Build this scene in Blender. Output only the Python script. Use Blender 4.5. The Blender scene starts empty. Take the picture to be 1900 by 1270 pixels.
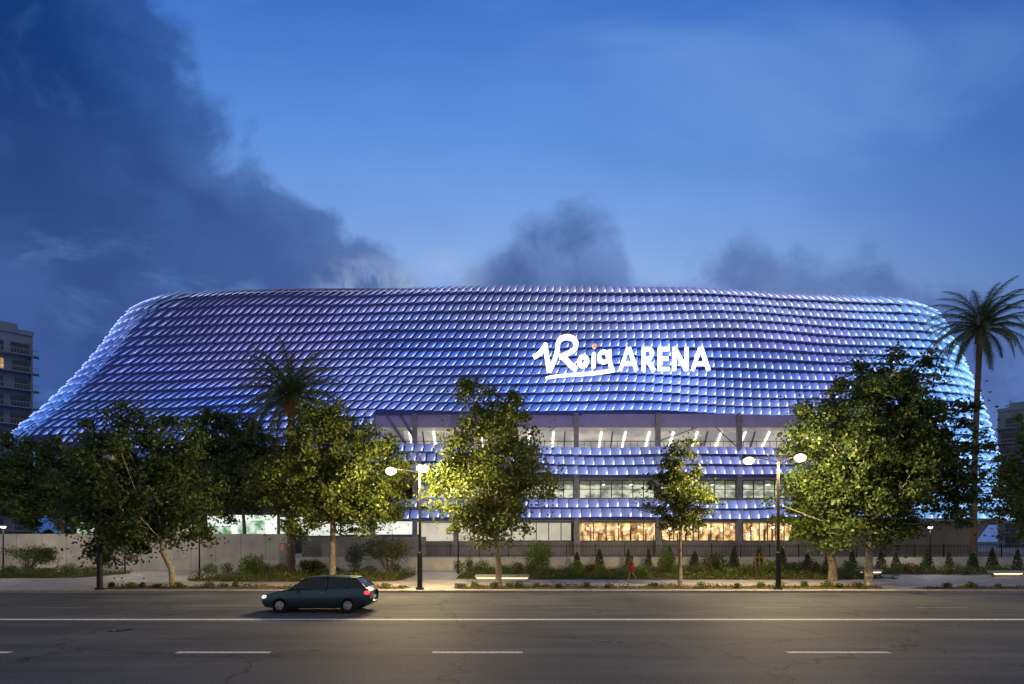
import bpy, math, random
import numpy as np
from mathutils import Vector, Matrix
random.seed(7); rng=np.random.default_rng(7)
F=1000.0; H=2.9; YH=1005.0
def PX(px,d): return (px-950)*d/F
def PZ(py,d): return H+(YH-py)*d/F
def GD(py): return H*F/(py-YH)
scene=bpy.context.scene; COL=scene.collection

# ---------------------------------------------------------------- materials
def newmat(name):
    m=bpy.data.materials.new(name); m.use_nodes=True
    nt=m.node_tree; b=nt.nodes['Principled BSDF']; return m,nt,b
def mat(name,col,rough=0.7,metal=0.0,em=None,es=0.0,var=0.25,scale=3.0,bump=0.0,detail=6,spec=0.5):
    m,nt,b=newmat(name)
    tc=nt.nodes.new('ShaderNodeTexCoord'); n=nt.nodes.new('ShaderNodeTexNoise')
    n.inputs['Scale'].default_value=scale; n.inputs['Detail'].default_value=detail
    nt.links.new(tc.outputs['Object'],n.inputs['Vector'])
    r=nt.nodes.new('ShaderNodeValToRGB')
    r.color_ramp.elements[0].position=0.3; r.color_ramp.elements[1].position=0.7
    r.color_ramp.elements[0].color=tuple(c*(1-var) for c in col)+(1,)
    r.color_ramp.elements[1].color=tuple(min(1,c*(1+var)) for c in col)+(1,)
    nt.links.new(n.outputs['Fac'],r.inputs['Fac']); nt.links.new(r.outputs['Color'],b.inputs['Base Color'])
    b.inputs['Roughness'].default_value=rough; b.inputs['Metallic'].default_value=metal
    b.inputs['Specular IOR Level'].default_value=spec
    if em: 
        b.inputs['Emission Color'].default_value=em+(1,); b.inputs['Emission Strength'].default_value=es
    if bump>0:
        bp=nt.nodes.new('ShaderNodeBump'); bp.inputs['Strength'].default_value=bump
        nt.links.new(n.outputs['Fac'],bp.inputs['Height']); nt.links.new(bp.outputs['Normal'],b.inputs['Normal'])
    return m

def leafmat(name,c0,c1,trans=0.35):
    m=bpy.data.materials.new(name); m.use_nodes=True; nt=m.node_tree; nt.nodes.clear()
    o=nt.nodes.new('ShaderNodeOutputMaterial'); g=nt.nodes.new('ShaderNodeNewGeometry')
    r=nt.nodes.new('ShaderNodeValToRGB'); r.color_ramp.elements[0].color=c0+(1,); r.color_ramp.elements[1].color=c1+(1,)
    nt.links.new(g.outputs['Random Per Island'],r.inputs['Fac'])
    d=nt.nodes.new('ShaderNodeBsdfPrincipled'); d.inputs['Roughness'].default_value=0.55
    t=nt.nodes.new('ShaderNodeBsdfTranslucent'); mx=nt.nodes.new('ShaderNodeMixShader'); mx.inputs[0].default_value=trans
    nt.links.new(r.outputs['Color'],d.inputs['Base Color']); nt.links.new(r.outputs['Color'],t.inputs['Color'])
    nt.links.new(d.outputs[0],mx.inputs[1]); nt.links.new(t.outputs[0],mx.inputs[2]); nt.links.new(mx.outputs[0],o.inputs['Surface'])
    return m

M={}
M['leaf']=leafmat('plane_leaf',(0.032,0.062,0.010),(0.15,0.185,0.025))
M['leaf2']=leafmat('dark_leaf',(0.020,0.052,0.014),(0.095,0.135,0.025))
M['leafy']=leafmat('bright_leaf',(0.07,0.13,0.015),(0.20,0.27,0.03))
M['olive']=leafmat('olive_leaf',(0.05,0.08,0.02),(0.16,0.17,0.05))
M['redleaf']=leafmat('red_leaf',(0.10,0.03,0.01),(0.22,0.09,0.03))
M['dryleaf']=leafmat('ground_cover_leaf',(0.05,0.08,0.012),(0.17,0.20,0.04))
M['palm']=leafmat('palm_leaf',(0.05,0.09,0.035),(0.14,0.19,0.07),0.3)
M['bark']=mat('bark',(0.16,0.13,0.10),0.9,scale=6,bump=0.6,var=0.5)
M['palebark']=mat('pale_bark',(0.34,0.30,0.23),0.9,scale=5,bump=0.4,var=0.45)
M['palmbark']=mat('palm_bark',(0.14,0.10,0.07),0.95,scale=9,bump=1.0,var=0.5)
M['thatch']=mat('palm_thatch',(0.26,0.15,0.06),0.95,scale=12,bump=1.0,var=0.5)
M['black']=mat('black_metal',(0.02,0.02,0.022),0.45,0.6)
M['steel']=mat('painted_steel',(0.22,0.22,0.25),0.5,0.3)
M['rail']=mat('rail_steel',(0.10,0.10,0.14),0.5,0.4)
M['conc']=mat('concrete',(0.30,0.285,0.27),0.85,scale=0.8,bump=0.05,var=0.14)
M['concw']=mat('white_concrete',(0.50,0.47,0.42),0.8,scale=1.2,var=0.15)
M['beige']=mat('beige_cladding',(0.42,0.38,0.32),0.7,scale=0.5,var=0.1)
M['kerb']=mat('kerb_stone',(0.33,0.32,0.30),0.85,scale=4,var=0.2)
M['soil']=mat('soil',(0.075,0.05,0.03),0.95,scale=5,bump=0.5,var=0.5)
M['paint']=mat('road_paint',(0.58,0.58,0.57),0.7,scale=8,var=0.32)
M['wornpaint']=mat('worn_road_paint',(0.20,0.20,0.20),0.8,scale=10,var=0.5)
M['core']=mat('dark_core',(0.035,0.037,0.055),0.8,var=0.2,scale=0.5)
M['backing']=mat('facade_backing',(0.012,0.014,0.035),0.7,var=0.3,scale=0.4,em=(0.008,0.013,0.065),es=1.0)  # faint blue emission put in, standing in for light between the scales
M['lampglow']=mat('lamp_glow',(1,0.9,0.7),0.5,em=(1.0,0.70,0.32),es=4.5,var=0)
M['smallglow']=mat('small_lamp_glow',(1,0.9,0.7),0.5,em=(1.0,0.85,0.6),es=6.0,var=0)
M['tube']=mat('tube_light',(1,1,1),0.5,em=(1.0,0.97,0.88),es=2.6,var=0)
M['sign']=mat('sign_white',(0.9,0.9,0.95),0.5,em=(0.93,0.95,1.0),es=2.6,var=0)
M['signo']=mat('sign_orange',(0.9,0.4,0.2),0.5,em=(1.0,0.36,0.10),es=0.95,var=0)
M['signe']=mat('sign_letter_orange',(0.7,0.15,0.05),0.5,em=(1.0,0.20,0.06),es=0.3,var=0)
M['benchled']=mat('bench_light',(1,0.9,0.6),0.5,em=(1.0,0.85,0.45),es=3.0,var=0)
M['led']=mat('facade_led',(0.8,0.85,1.0),0.5,em=(0.62,0.75,1.0),es=1.55,var=0)

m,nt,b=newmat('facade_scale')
a=nt.nodes.new('ShaderNodeAttribute'); a.attribute_name='painted_wash'
nt.links.new(a.outputs['Color'],b.inputs['Emission Color']); b.inputs['Emission Strength'].default_value=1.0  # LED wash and highlight on each scale are painted in as emission colour
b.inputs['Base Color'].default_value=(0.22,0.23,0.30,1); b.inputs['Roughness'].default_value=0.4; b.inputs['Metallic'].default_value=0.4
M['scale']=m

# asphalt
m,nt,b=newmat('asphalt')
tc=nt.nodes.new('ShaderNodeTexCoord')
n1=nt.nodes.new('ShaderNodeTexNoise'); n1.inputs['Scale'].default_value=22; n1.inputs['Detail'].default_value=8
n2=nt.nodes.new('ShaderNodeTexNoise'); n2.inputs['Scale'].default_value=0.25; n2.inputs['Detail'].default_value=5
mp=nt.nodes.new('ShaderNodeMapping'); mp.inputs['Scale'].default_value=(0.12,1.6,1)
n3=nt.nodes.new('ShaderNodeTexNoise'); n3.inputs['Scale'].default_value=0.8; n3.inputs['Detail'].default_value=4
nt.links.new(tc.outputs['Object'],n1.inputs['Vector']); nt.links.new(tc.outputs['Object'],n2.inputs['Vector'])
nt.links.new(tc.outputs['Object'],mp.inputs['Vector']); nt.links.new(mp.outputs['Vector'],n3.inputs['Vector'])
vo=nt.nodes.new('ShaderNodeTexVoronoi'); vo.feature='DISTANCE_TO_EDGE'; vo.inputs['Scale'].default_value=0.13
dn=nt.nodes.new('ShaderNodeTexNoise'); dn.inputs['Scale'].default_value=1.5; dn.inputs['Detail'].default_value=6
vm=nt.nodes.new('ShaderNodeVectorMath'); vm.operation='MULTIPLY_ADD'; vm.inputs[1].default_value=(1.6,1.6,0)
nt.links.new(tc.outputs['Object'],dn.inputs['Vector']); nt.links.new(dn.outputs['Color'],vm.inputs[0]); nt.links.new(tc.outputs['Object'],vm.inputs[2])
nt.links.new(vm.outputs[0],vo.inputs['Vector'])
cr=nt.nodes.new('ShaderNodeValToRGB'); cr.color_ramp.elements[0].position=0.0; cr.color_ramp.elements[0].color=(0.3,0.3,0.3,1)
cr.color_ramp.elements[1].position=0.006; cr.color_ramp.elements[1].color=(1,1,1,1)
nt.links.new(vo.outputs['Distance'],cr.inputs['Fac'])
def mixc(nt,t,fac,c1,c2):
    x=nt.nodes.new('ShaderNodeMix'); x.data_type='RGBA'; x.blend_type=t
    for i,v in ((0,fac),(6,c1),(7,c2)):
        if isinstance(v,bpy.types.NodeSocket): nt.links.new(v,x.inputs[i])
        else: x.inputs[i].default_value=v
    return x.outputs[2]
rA=nt.nodes.new('ShaderNodeValToRGB'); rA.color_ramp.elements[0].color=(0.045,0.049,0.057,1); rA.color_ramp.elements[1].color=(0.110,0.117,0.132,1)
rA.color_ramp.elements[0].position=0.3; rA.color_ramp.elements[1].position=0.72
nt.links.new(n1.outputs['Fac'],rA.inputs['Fac'])
c=mixc(nt,'OVERLAY',0.6,rA.outputs['Color'],n3.outputs['Fac']); c=mixc(nt,'OVERLAY',0.6,c,n2.outputs['Fac'])
c=mixc(nt,'MULTIPLY',1.0,c,cr.outputs['Color'])
nt.links.new(c,b.inputs['Base Color']); b.inputs['Roughness'].default_value=0.75; b.inputs['Specular IOR Level'].default_value=0.15
bp=nt.nodes.new('ShaderNodeBump'); bp.inputs['Strength'].default_value=0.35; nt.links.new(n1.outputs['Fac'],bp.inputs['Height']); nt.links.new(bp.outputs['Normal'],b.inputs['Normal'])
M['asphalt']=m
# pavers
m,nt,b=newmat('pavers')
tc=nt.nodes.new('ShaderNodeTexCoord'); br=nt.nodes.new('ShaderNodeTexBrick'); br.inputs['Scale'].default_value=1.0
br.inputs['Brick Width'].default_value=0.8; br.inputs['Row Height'].default_value=0.4; br.inputs['Mortar Size'].default_value=0.012
br.inputs['Color1'].default_value=(0.42,0.39,0.35,1); br.inputs['Color2'].default_value=(0.30,0.28,0.26,1); br.inputs['Mortar'].default_value=(0.12,0.11,0.10,1)
nt.links.new(tc.outputs['Object'],br.inputs['Vector'])
n2=nt.nodes.new('ShaderNodeTexNoise'); n2.inputs['Scale'].default_value=0.7; n2.inputs['Detail'].default_value=6; nt.links.new(tc.outputs['Object'],n2.inputs['Vector'])
nt.links.new(mixc(nt,'OVERLAY',0.5,br.outputs['Color'],n2.outputs['Fac']),b.inputs['Base Color']); b.inputs['Roughness'].default_value=0.7
M['pavers']=m
# concrete wall with panel joints
m,nt,b=newmat('panel_wall')
tc=nt.nodes.new('ShaderNodeTexCoord'); sp=nt.nodes.new('ShaderNodeSeparateXYZ'); nt.links.new(tc.outputs['Object'],sp.inputs[0])
mm=nt.nodes.new('ShaderNodeMath'); mm.operation='PINGPONG'; mm.inputs[1].default_value=1.2; nt.links.new(sp.outputs['X'],mm.inputs[0])
cr=nt.nodes.new('ShaderNodeValToRGB'); cr.color_ramp.elements[0].color=(0.10,0.10,0.10,1); cr.color_ramp.elements[1].color=(0.42,0.40,0.37,1); cr.color_ramp.elements[1].position=0.035
nt.links.new(mm.outputs[0],cr.inputs['Fac'])
n2=nt.nodes.new('ShaderNodeTexNoise'); n2.inputs['Scale'].default_value=0.6; n2.inputs['Detail'].default_value=6; nt.links.new(tc.outputs['Object'],n2.inputs['Vector'])
nt.links.new(mixc(nt,'OVERLAY',0.5,cr.outputs['Color'],n2.outputs['Fac']),b.inputs['Base Color']); b.inputs['Roughness'].default_value=0.85
M['panelwall']=m
# glass
m=bpy.data.materials.new('window_glass'); m.use_nodes=True; nt=m.node_tree; nt.nodes.clear()
o=nt.nodes.new('ShaderNodeOutputMaterial'); t=nt.nodes.new('ShaderNodeBsdfTransparent'); g=nt.nodes.new('ShaderNodeBsdfGlossy'); g.inputs['Roughness'].default_value=0.05
fr=nt.nodes.new('ShaderNodeFresnel'); mx=nt.nodes.new('ShaderNodeMixShader'); nt.links.new(fr.outputs[0],mx.inputs[0]); nt.links.new(t.outputs[0],mx.inputs[1]); nt.links.new(g.outputs[0],mx.inputs[2]); nt.links.new(mx.outputs[0],o.inputs['Surface'])
t.inputs['Color'].default_value=(0.9,0.93,0.92,1); M['glass']=m
def glow_wall(name,c0,c1,strength,scale,stretch=(1,1,1)):  # surface emits its own colour, standing in for the light inside
    m,nt,b=newmat(name); tc=nt.nodes.new('ShaderNodeTexCoord'); mp=nt.nodes.new('ShaderNodeMapping'); mp.inputs['Scale'].default_value=stretch
    n=nt.nodes.new('ShaderNodeTexNoise'); n.inputs['Scale'].default_value=scale; n.inputs['Detail'].default_value=5
    nt.links.new(tc.outputs['Object'],mp.inputs[0]); nt.links.new(mp.outputs[0],n.inputs['Vector'])
    r=nt.nodes.new('ShaderNodeValToRGB'); r.color_ramp.elements[0].position=0.38; r.color_ramp.elements[1].position=0.62
    r.color_ramp.elements[0].color=c0+(1,); r.color_ramp.elements[1].color=c1+(1,); nt.links.new(n.outputs['Fac'],r.inputs['Fac'])
    nt.links.new(r.outputs['Color'],b.inputs['Base Color']); nt.links.new(r.outputs['Color'],b.inputs['Emission Color']); b.inputs['Emission Strength'].default_value=strength
    return m
M['intwhite']=glow_wall('glowing_white_wall',(0.46,0.44,0.36),(0.66,0.61,0.49),0.9,0.3)
M['gallery']=glow_wall('glowing_gallery_wall',(0.30,0.29,0.30),(0.58,0.54,0.46),0.72,0.35,(1,1,2))
M['entr']=glow_wall('glowing_entrance_wall',(0.60,0.66,0.58),(0.85,0.88,0.78),1.1,0.5)
M['intceil']=glow_wall('glowing_ceiling',(0.40,0.39,0.36),(0.55,0.53,0.47),0.35,0.3)
M['intgrey']=glow_wall('glowing_grey_wall',(0.16,0.18,0.15),(0.70,0.70,0.54),1.15,0.8,(1,1,2))
M['intwarm']=glow_wall('glowing_warm_wall',(0.25,0.10,0.03),(1.0,0.70,0.34),1.5,1.1,(1.3,1,0.9))
M['intgreen']=glow_wall('glowing_green_mural',(0.75,0.80,0.75),(0.10,0.32,0.12),0.9,1.2)
M['litwin']=glow_wall('lit_window',(0.5,0.25,0.08),(0.9,0.62,0.3),0.7,0.8)
M['darkwin']=mat('dark_window',(0.02,0.035,0.07),0.15,0.2,var=0.3,scale=1)
M['fascia']=mat('purple_fascia',(0.20,0.18,0.28),0.6,scale=0.7,var=0.15,em=(0.08,0.07,0.18),es=0.45)  # own violet emission stands in for light on the panel
M['white']=mat('white_render',(0.20,0.26,0.36),0.8,scale=0.7,var=0.1)

# ---------------------------------------------------------------- mesh builder
class MB:
    def __init__(s): s.v=[];s.f=[];s.m=[]
    def add(s,vs,fs,mi=0):
        o=len(s.v); s.v+= [tuple(p) for p in vs]; s.f+=[tuple(i+o for i in f) for f in fs]; s.m+=[mi]*len(fs)
    def box(s,x0,x1,y0,y1,z0,z1,mi=0):
        s.add([(x0,y0,z0),(x1,y0,z0),(x1,y1,z0),(x0,y1,z0),(x0,y0,z1),(x1,y0,z1),(x1,y1,z1),(x0,y1,z1)],
              [(0,3,2,1),(4,5,6,7),(0,1,5,4),(1,2,6,5),(2,3,7,6),(3,0,4,7)],mi)
    def quad(s,a,b,c,d,mi=0): s.add([a,b,c,d],[(0,1,2,3)],mi)
    def tube(s,pts,rads,n=8,mi=0,cap=True):
        pts=[Vector(p) for p in pts]; vs=[];fs=[]
        for i,p in enumerate(pts):
            d=(pts[min(i+1,len(pts)-1)]-pts[max(i-1,0)]).normalized()
            up=Vector((0,0,1)) if abs(d.z)<0.9 else Vector((1,0,0))
            a=d.cross(up).normalized(); b=d.cross(a).normalized()
            for j in range(n):
                t=2*math.pi*j/n; vs.append(p+(a*math.cos(t)+b*math.sin(t))*rads[i])
        for i in range(len(pts)-1):
            for j in range(n):
                k=(j+1)%n; fs.append((i*n+j,i*n+k,(i+1)*n+k,(i+1)*n+j))
        if cap: fs.append(tuple(range(n))); fs.append(tuple(range((len(pts)-1)*n,len(pts)*n))[::-1])
        s.add(vs,fs,mi)
    def ell(s,c,r,mi=0,nu=14,nv=9):
        vs=[];fs=[]
        for i in range(nv+1):
            t=math.pi*i/nv
            for j in range(nu):
                p=2*math.pi*j/nu; vs.append((c[0]+r[0]*math.sin(t)*math.cos(p),c[1]+r[1]*math.sin(t)*math.sin(p),c[2]+r[2]*math.cos(t)))
        for i in range(nv):
            for j in range(nu):
                k=(j+1)%nu; fs.append((i*nu+j,(i+1)*nu+j,(i+1)*nu+k,i*nu+k))
        s.add(vs,fs,mi)
    def beam(s,a,b,w,t,mi=0,w2=None):
        a=Vector(a);b=Vector(b); d=(b-a).normalized(); yv=Vector((0,1,0)); sn=d.cross(yv).normalized(); sd=sn*w/2; se=sn*(w2 if w2 else w)/2; yy=yv*t/2
        vs=[a-sd-yy,a+sd-yy,a+sd+yy,a-sd+yy,b-se-yy,b+se-yy,b+se+yy,b-se+yy]
        s.add(vs,[(0,3,2,1),(4,5,6,7),(0,1,5,4),(1,2,6,5),(2,3,7,6),(3,0,4,7)],mi)
    def make(s,name,mats,origin=(0,0,0),parent=None,smooth=False):
        me=bpy.data.meshes.new(name); o=origin
        me.from_pydata([(p[0]-o[0],p[1]-o[1],p[2]-o[2]) for p in s.v],[],s.f)
        for m in (mats if isinstance(mats,(list,tuple)) else [mats]): me.materials.append(m)
        me.polygons.foreach_set('material_index',s.m)
        if smooth: me.polygons.foreach_set('use_smooth',[True]*len(s.f))
        me.update(); ob=bpy.data.objects.new(name,me); COL.objects.link(ob)
        if parent: ob.parent=parent
        else: ob.location=origin
        return ob
def tag(ob,label=None,cat=None,group=None,kind=None):
    if label: ob['label']=label
    if cat: ob['category']=cat
    if group: ob['group']=group
    if kind: ob['kind']=kind
    return ob
def root(name,loc,label,cat,group=None):
    e=bpy.data.objects.new(name,None); e.empty_display_size=0.5; e.location=loc; COL.objects.link(e); return tag(e,label,cat,group)
def copy_thing(src,loc,rotz=0,scale=1,label=None):
    n=src.copy(); COL.objects.link(n); n.location=loc; n.rotation_euler=(0,0,rotz); n.scale=(scale,)*3
    if label: n['label']=label
    def rec(a,bn):
        for ch in a.children:
            cc=ch.copy(); COL.objects.link(cc); cc.parent=bn; rec(ch,cc)
    rec(src,n); return n
def sheet(name,x0,x1,y0,y1,z,mt,label,cat=None,kind='structure',thick=None):
    b=MB()
    if thick: b.box(x0,x1,y0,y1,z-thick,z)
    else: b.quad((x0,y0,z),(x1,y0,z),(x1,y1,z),(x0,y1,z))
    return tag(b.make(name,mt,((x0+x1)/2,(y0+y1)/2,z)),label,cat,None,kind)

# ---------------------------------------------------------------- ground
sheet('ground',-3000,3000,-3000,3000,-0.03,M['soil'],'bare dark ground reaching the horizon','ground')
YK=30.3
sheet('road',-400,400,-40,YK,0.0,M['asphalt'],'wide worn asphalt avenue with fine cracks','road')
b=MB(); b.box(-400,400,YK,YK+0.2,-0.02,0.14); tag(b.make('kerb',M['kerb'],(0,YK,0)),'pale stone kerb along the avenue','kerb',None,'structure')
sheet('pavement',-400,400,YK+0.2,52.0,0.12,M['pavers'],'pale paved sidewalk beside the avenue','pavement',thick=0.14)
sheet('plaza_ground',-200,200,52.6,260,1.3,M['pavers'],'raised paved plaza around the arena','plaza',thick=1.3)
def bed(x0,x1,y0,y1):
    n=24; b=MB(); cx=(x0+x1)/2; cy=(y0+y1)/2; vs=[]
    for i in range(n):
        t=2*math.pi*i/n; c=math.cos(t); s=math.sin(t); p=0.35
        vs.append((cx+(x1-x0)/2*math.copysign(abs(c)**p,c),cy+(y1-y0)/2*math.copysign(abs(s)**p,s),0.135))
    b.add(vs+[(cx,cy,0.2)],[(i,(i+1)%n,n) for i in range(n)])
    tag(b.make('planting_bed',M['soil'],(cx,cy,0.13)),'brown mulched soil bed set into the paving','planting bed',None,'structure')
beds=[(PX(370,40),PX(755,40),37.0,46.5),(PX(-60,44),PX(205,44),40.5,47.5),(PX(850,44),PX(1600,44),39,51.3),
      (PX(1640,44),PX(1990,44),45,51.3),(PX(840,32),PX(1640,32),31.2,33.4),(PX(195,32),PX(760,32),31.2,33.2),(PX(1700,32),PX(2050,32),31.2,32.6)]
for q in beds: bed(*q)
def mark(name,px0,px1,py,w,lab,m='paint'):
    d=GD(py); sheet(name,PX(px0,d),PX(px1,d),d-w/2,d+w/2,0.004,M[m],lab,'road marking')
mark('lane_line',-9000,12000,1150,0.34,'solid white line painted along the avenue')
for a,c in ((328,502),(802,970),(1460,1650),(-160,20),(2060,2240)): mark('lane_dash',a,c,1211,0.2,'short white painted lane dash')
for a,c in ((1005,1100),(1380,1485),(1700,1795),(60,160)): mark('lane_dash',a,c,1128,0.12,'worn white painted lane dash','wornpaint')
b=MB(); b.tube([(PX(240,18),17.6,0.003),(PX(240,18),17.6,0.008)],[0.32,0.32],20); tag(b.make('manhole_cover',M['black'],(PX(240,18),17.6,0)),'round dark iron manhole cover in the asphalt','manhole cover')
b=MB(); b.box(PX(1690,30),PX(1712,30),29.75,30.25,0.003,0.02); tag(b.make('drain_grate',M['black'],(PX(1700,30),30,0)),'dark drain grate beside the kerb','drain')

# ---------------------------------------------------------------- arena
OA=(0,100,1.3)
arena=root('arena',OA,'huge curved sports arena wrapped in blue and violet lit metal scales','arena')
R=14.0; ZT=33.0
def cl01(v): return min(1,max(0,v))
def aL(z): return float(np.interp(z,[14,17.6,20,24.3,28,31,32.2,33],[71.5,70.0,66.2,60.8,57.2,54.6,53.0,51.2]))
def aR(z): return float(np.interp(z,[5,8,11.7,17.2,22.8,28.4,31.5,32.5,33.2],[70.6,69.8,68.8,67.2,65.0,62.0,60.2,59.2,57.4]))
def yf(x,z):
    fade=cl01((46-abs(x))/14)
    w=0.35*math.sin(x*0.13+z*0.28)+0.25*math.sin(x*0.07-z*0.4+1)
    return 63.8+0.00133*x*x+w*fade
NS,NC,NF=10,17,96
def path(z,off=0.0):
    l=-(aL(z)-R); r=aR(z)-R; pts=[]; yl=yf(l,z); yr=yf(r,z)
    for i in range(NS): pts.append((l-R,yl+R+(NS-i)*1.5,-1,0))
    for i in range(NC):
        t=math.pi/2*(1-i/NC); pts.append((l-R*math.sin(t),yl+R-R*math.cos(t),-math.sin(t),-math.cos(t)))
    for i in range(NF+1):
        x=l+(r-l)*i/NF; pts.append((x,yf(x,z),0,-1))
    for i in range(1,NC+1):
        t=math.pi/2*i/NC; pts.append((r+R*math.sin(t),yr+R-R*math.cos(t),math.sin(t),-math.cos(t)))
    for i in range(1,NS+1): pts.append((r+R,yr+R+i*1.5,1,0))
    return [Vector((p[0]+p[2]*off,p[1]+p[3]*off,z)) for p in pts],[Vector((p[2],p[3],0)) for p in pts]
rows=[]; z=ZT
for zone,n,p in (('T',14,1.065),('G',4,0.975),('L',3,1.17),('H',3,0.9),('B',2,1.22)):
    for j in range(n): rows.append((z,p,zone,j)); z-=p
def exists(zone,j,x):
    right=x>51
    if zone=='T': return True
    if zone=='G': return (x<-17.5+j*0.7 and x>(-99,-99,-57,-50)[j]) or right
    if zone=='L': return x>-30+j*2
    if zone=='H': return right
    return x>-16+j*2
def lerp(a,b,t): return tuple(a[i]+(b[i]-a[i])*t for i in range(3))
from mathutils import noise as mnoise
def light_tint(x,z):  # LED light colour by position, incl. blue glow round the sign, painted into emission
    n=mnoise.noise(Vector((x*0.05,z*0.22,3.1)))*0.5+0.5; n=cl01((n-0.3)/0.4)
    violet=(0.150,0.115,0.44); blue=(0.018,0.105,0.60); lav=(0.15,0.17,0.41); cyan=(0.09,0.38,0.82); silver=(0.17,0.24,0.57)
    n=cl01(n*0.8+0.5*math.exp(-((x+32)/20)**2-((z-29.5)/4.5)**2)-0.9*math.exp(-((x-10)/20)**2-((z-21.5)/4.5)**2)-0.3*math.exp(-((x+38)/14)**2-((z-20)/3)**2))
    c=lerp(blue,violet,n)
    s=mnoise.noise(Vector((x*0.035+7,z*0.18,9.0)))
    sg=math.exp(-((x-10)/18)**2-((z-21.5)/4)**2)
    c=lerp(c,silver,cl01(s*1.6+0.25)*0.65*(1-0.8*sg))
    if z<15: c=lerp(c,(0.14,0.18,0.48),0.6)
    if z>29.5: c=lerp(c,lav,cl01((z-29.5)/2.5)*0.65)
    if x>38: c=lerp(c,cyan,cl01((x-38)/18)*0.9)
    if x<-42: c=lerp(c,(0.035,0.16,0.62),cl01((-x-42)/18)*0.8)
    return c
def wave(x,z):
    fd=cl01((56-abs(x))/16)
    return fd*(0.36*mnoise.noise(Vector((x*0.075,z*0.12,1.7)))+0.18*math.sin(x*0.16+z*0.25)*cl01((29-z)/6))
tv=[];tf=[];tc_=[]; led=MB(); bk=MB(); rail=MB(); nu_,nv_=5,4
for k,(z0,PIT,zone,jj) in enumerate(rows):
    z1=z0-PIT*0.80
    pt,nn=path(z0); pb,_=path(z1); bt,_=path(z0+0.02,-1.1); bb,_=path(z0-PIT,-1.1); rl,_=path(z0-PIT+0.10,-0.25)
    stg=(k*0.14)%1.0
    for i in range(len(pt)-1):
        xm=(pt[i].x+pt[i+1].x)/2
        if not exists(zone,jj,xm): continue
        bk.quad(bb[i],bb[i+1],bt[i+1],bt[i])
        wz=Vector((0,0,wave(xm,z0))); wz2=Vector((0,0,wave(xm+1.0,z0)))
        rail.quad(rl[i]+wz+Vector((0,0,-.04)),rl[i+1]+wz2+Vector((0,0,-.04)),rl[i+1]+wz2+Vector((0,0,.04)),rl[i]+wz+Vector((0,0,.04)))
        nrm=(nn[i]+nn[i+1]).normalized(); 
        j2=min(i+1,len(pt)-1); j3=min(i+2,len(pt)-1)
        tA=pt[i].lerp(pt[j2],stg); tB=pt[j2].lerp(pt[j3],stg); lA=pb[i].lerp(pb[j2],stg); lB=pb[j2].lerp(pb[j3],stg)
        dz=wz+Vector((0,0,random.uniform(-0.02,0.02)))
        jit=random.uniform(-0.05,0.05)
        sl=-0.14*(tB-tA)
        base=light_tint(xm,z0); o=len(tv)
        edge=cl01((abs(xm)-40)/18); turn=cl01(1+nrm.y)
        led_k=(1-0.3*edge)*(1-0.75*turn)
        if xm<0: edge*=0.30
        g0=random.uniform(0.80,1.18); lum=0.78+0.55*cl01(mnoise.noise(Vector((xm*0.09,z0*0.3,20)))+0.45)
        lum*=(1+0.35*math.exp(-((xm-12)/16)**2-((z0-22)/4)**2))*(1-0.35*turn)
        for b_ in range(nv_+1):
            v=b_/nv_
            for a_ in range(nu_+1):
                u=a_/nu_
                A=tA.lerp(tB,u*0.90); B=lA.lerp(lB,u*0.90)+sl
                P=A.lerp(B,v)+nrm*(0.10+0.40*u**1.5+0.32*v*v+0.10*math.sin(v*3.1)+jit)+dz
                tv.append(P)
                hi=(max(0,u-0.2)/0.8)**2.1*(0.14+0.86*v**1.1)  # painted highlight, brightest at the lower right of each scale
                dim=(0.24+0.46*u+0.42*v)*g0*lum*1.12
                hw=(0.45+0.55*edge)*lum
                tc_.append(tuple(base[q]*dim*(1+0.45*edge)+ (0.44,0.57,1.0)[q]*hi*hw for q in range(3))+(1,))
        w_=nu_+1
        for b_ in range(nv_):
            for a_ in range(nu_):
                p=o+b_*w_+a_; tf.append((p,p+w_,p+w_+1,p+1))
        def at(v,u): return tA.lerp(tB,u*0.90).lerp(lA.lerp(lB,u*0.90)+sl,v)+nrm*(0.15+0.40*u**1.5+0.32*v*v+0.10*math.sin(v*3.1)+jit)+dz
        ln=1-random.uniform(0.42,0.66)*led_k; u0=1-0.17*led_k
        led.quad(at(1.0,u0),at(1.0,1.0),at(ln,1.0),at(0.5+ln*0.5,u0+0.02*led_k))
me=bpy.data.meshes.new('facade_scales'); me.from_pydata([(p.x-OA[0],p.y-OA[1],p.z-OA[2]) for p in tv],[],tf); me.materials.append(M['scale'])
ca=me.color_attributes.new('painted_wash','FLOAT_COLOR','POINT'); ca.data.foreach_set('color',np.array(tc_,dtype=np.float32).ravel())
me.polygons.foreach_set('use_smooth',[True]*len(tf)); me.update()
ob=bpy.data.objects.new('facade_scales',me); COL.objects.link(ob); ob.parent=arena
led.make('facade_light_strips',M['led'],OA,arena); bk.make('facade_backing',M['backing'],OA,arena); rail.make('facade_rails',M['rail'],OA,arena)
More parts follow.
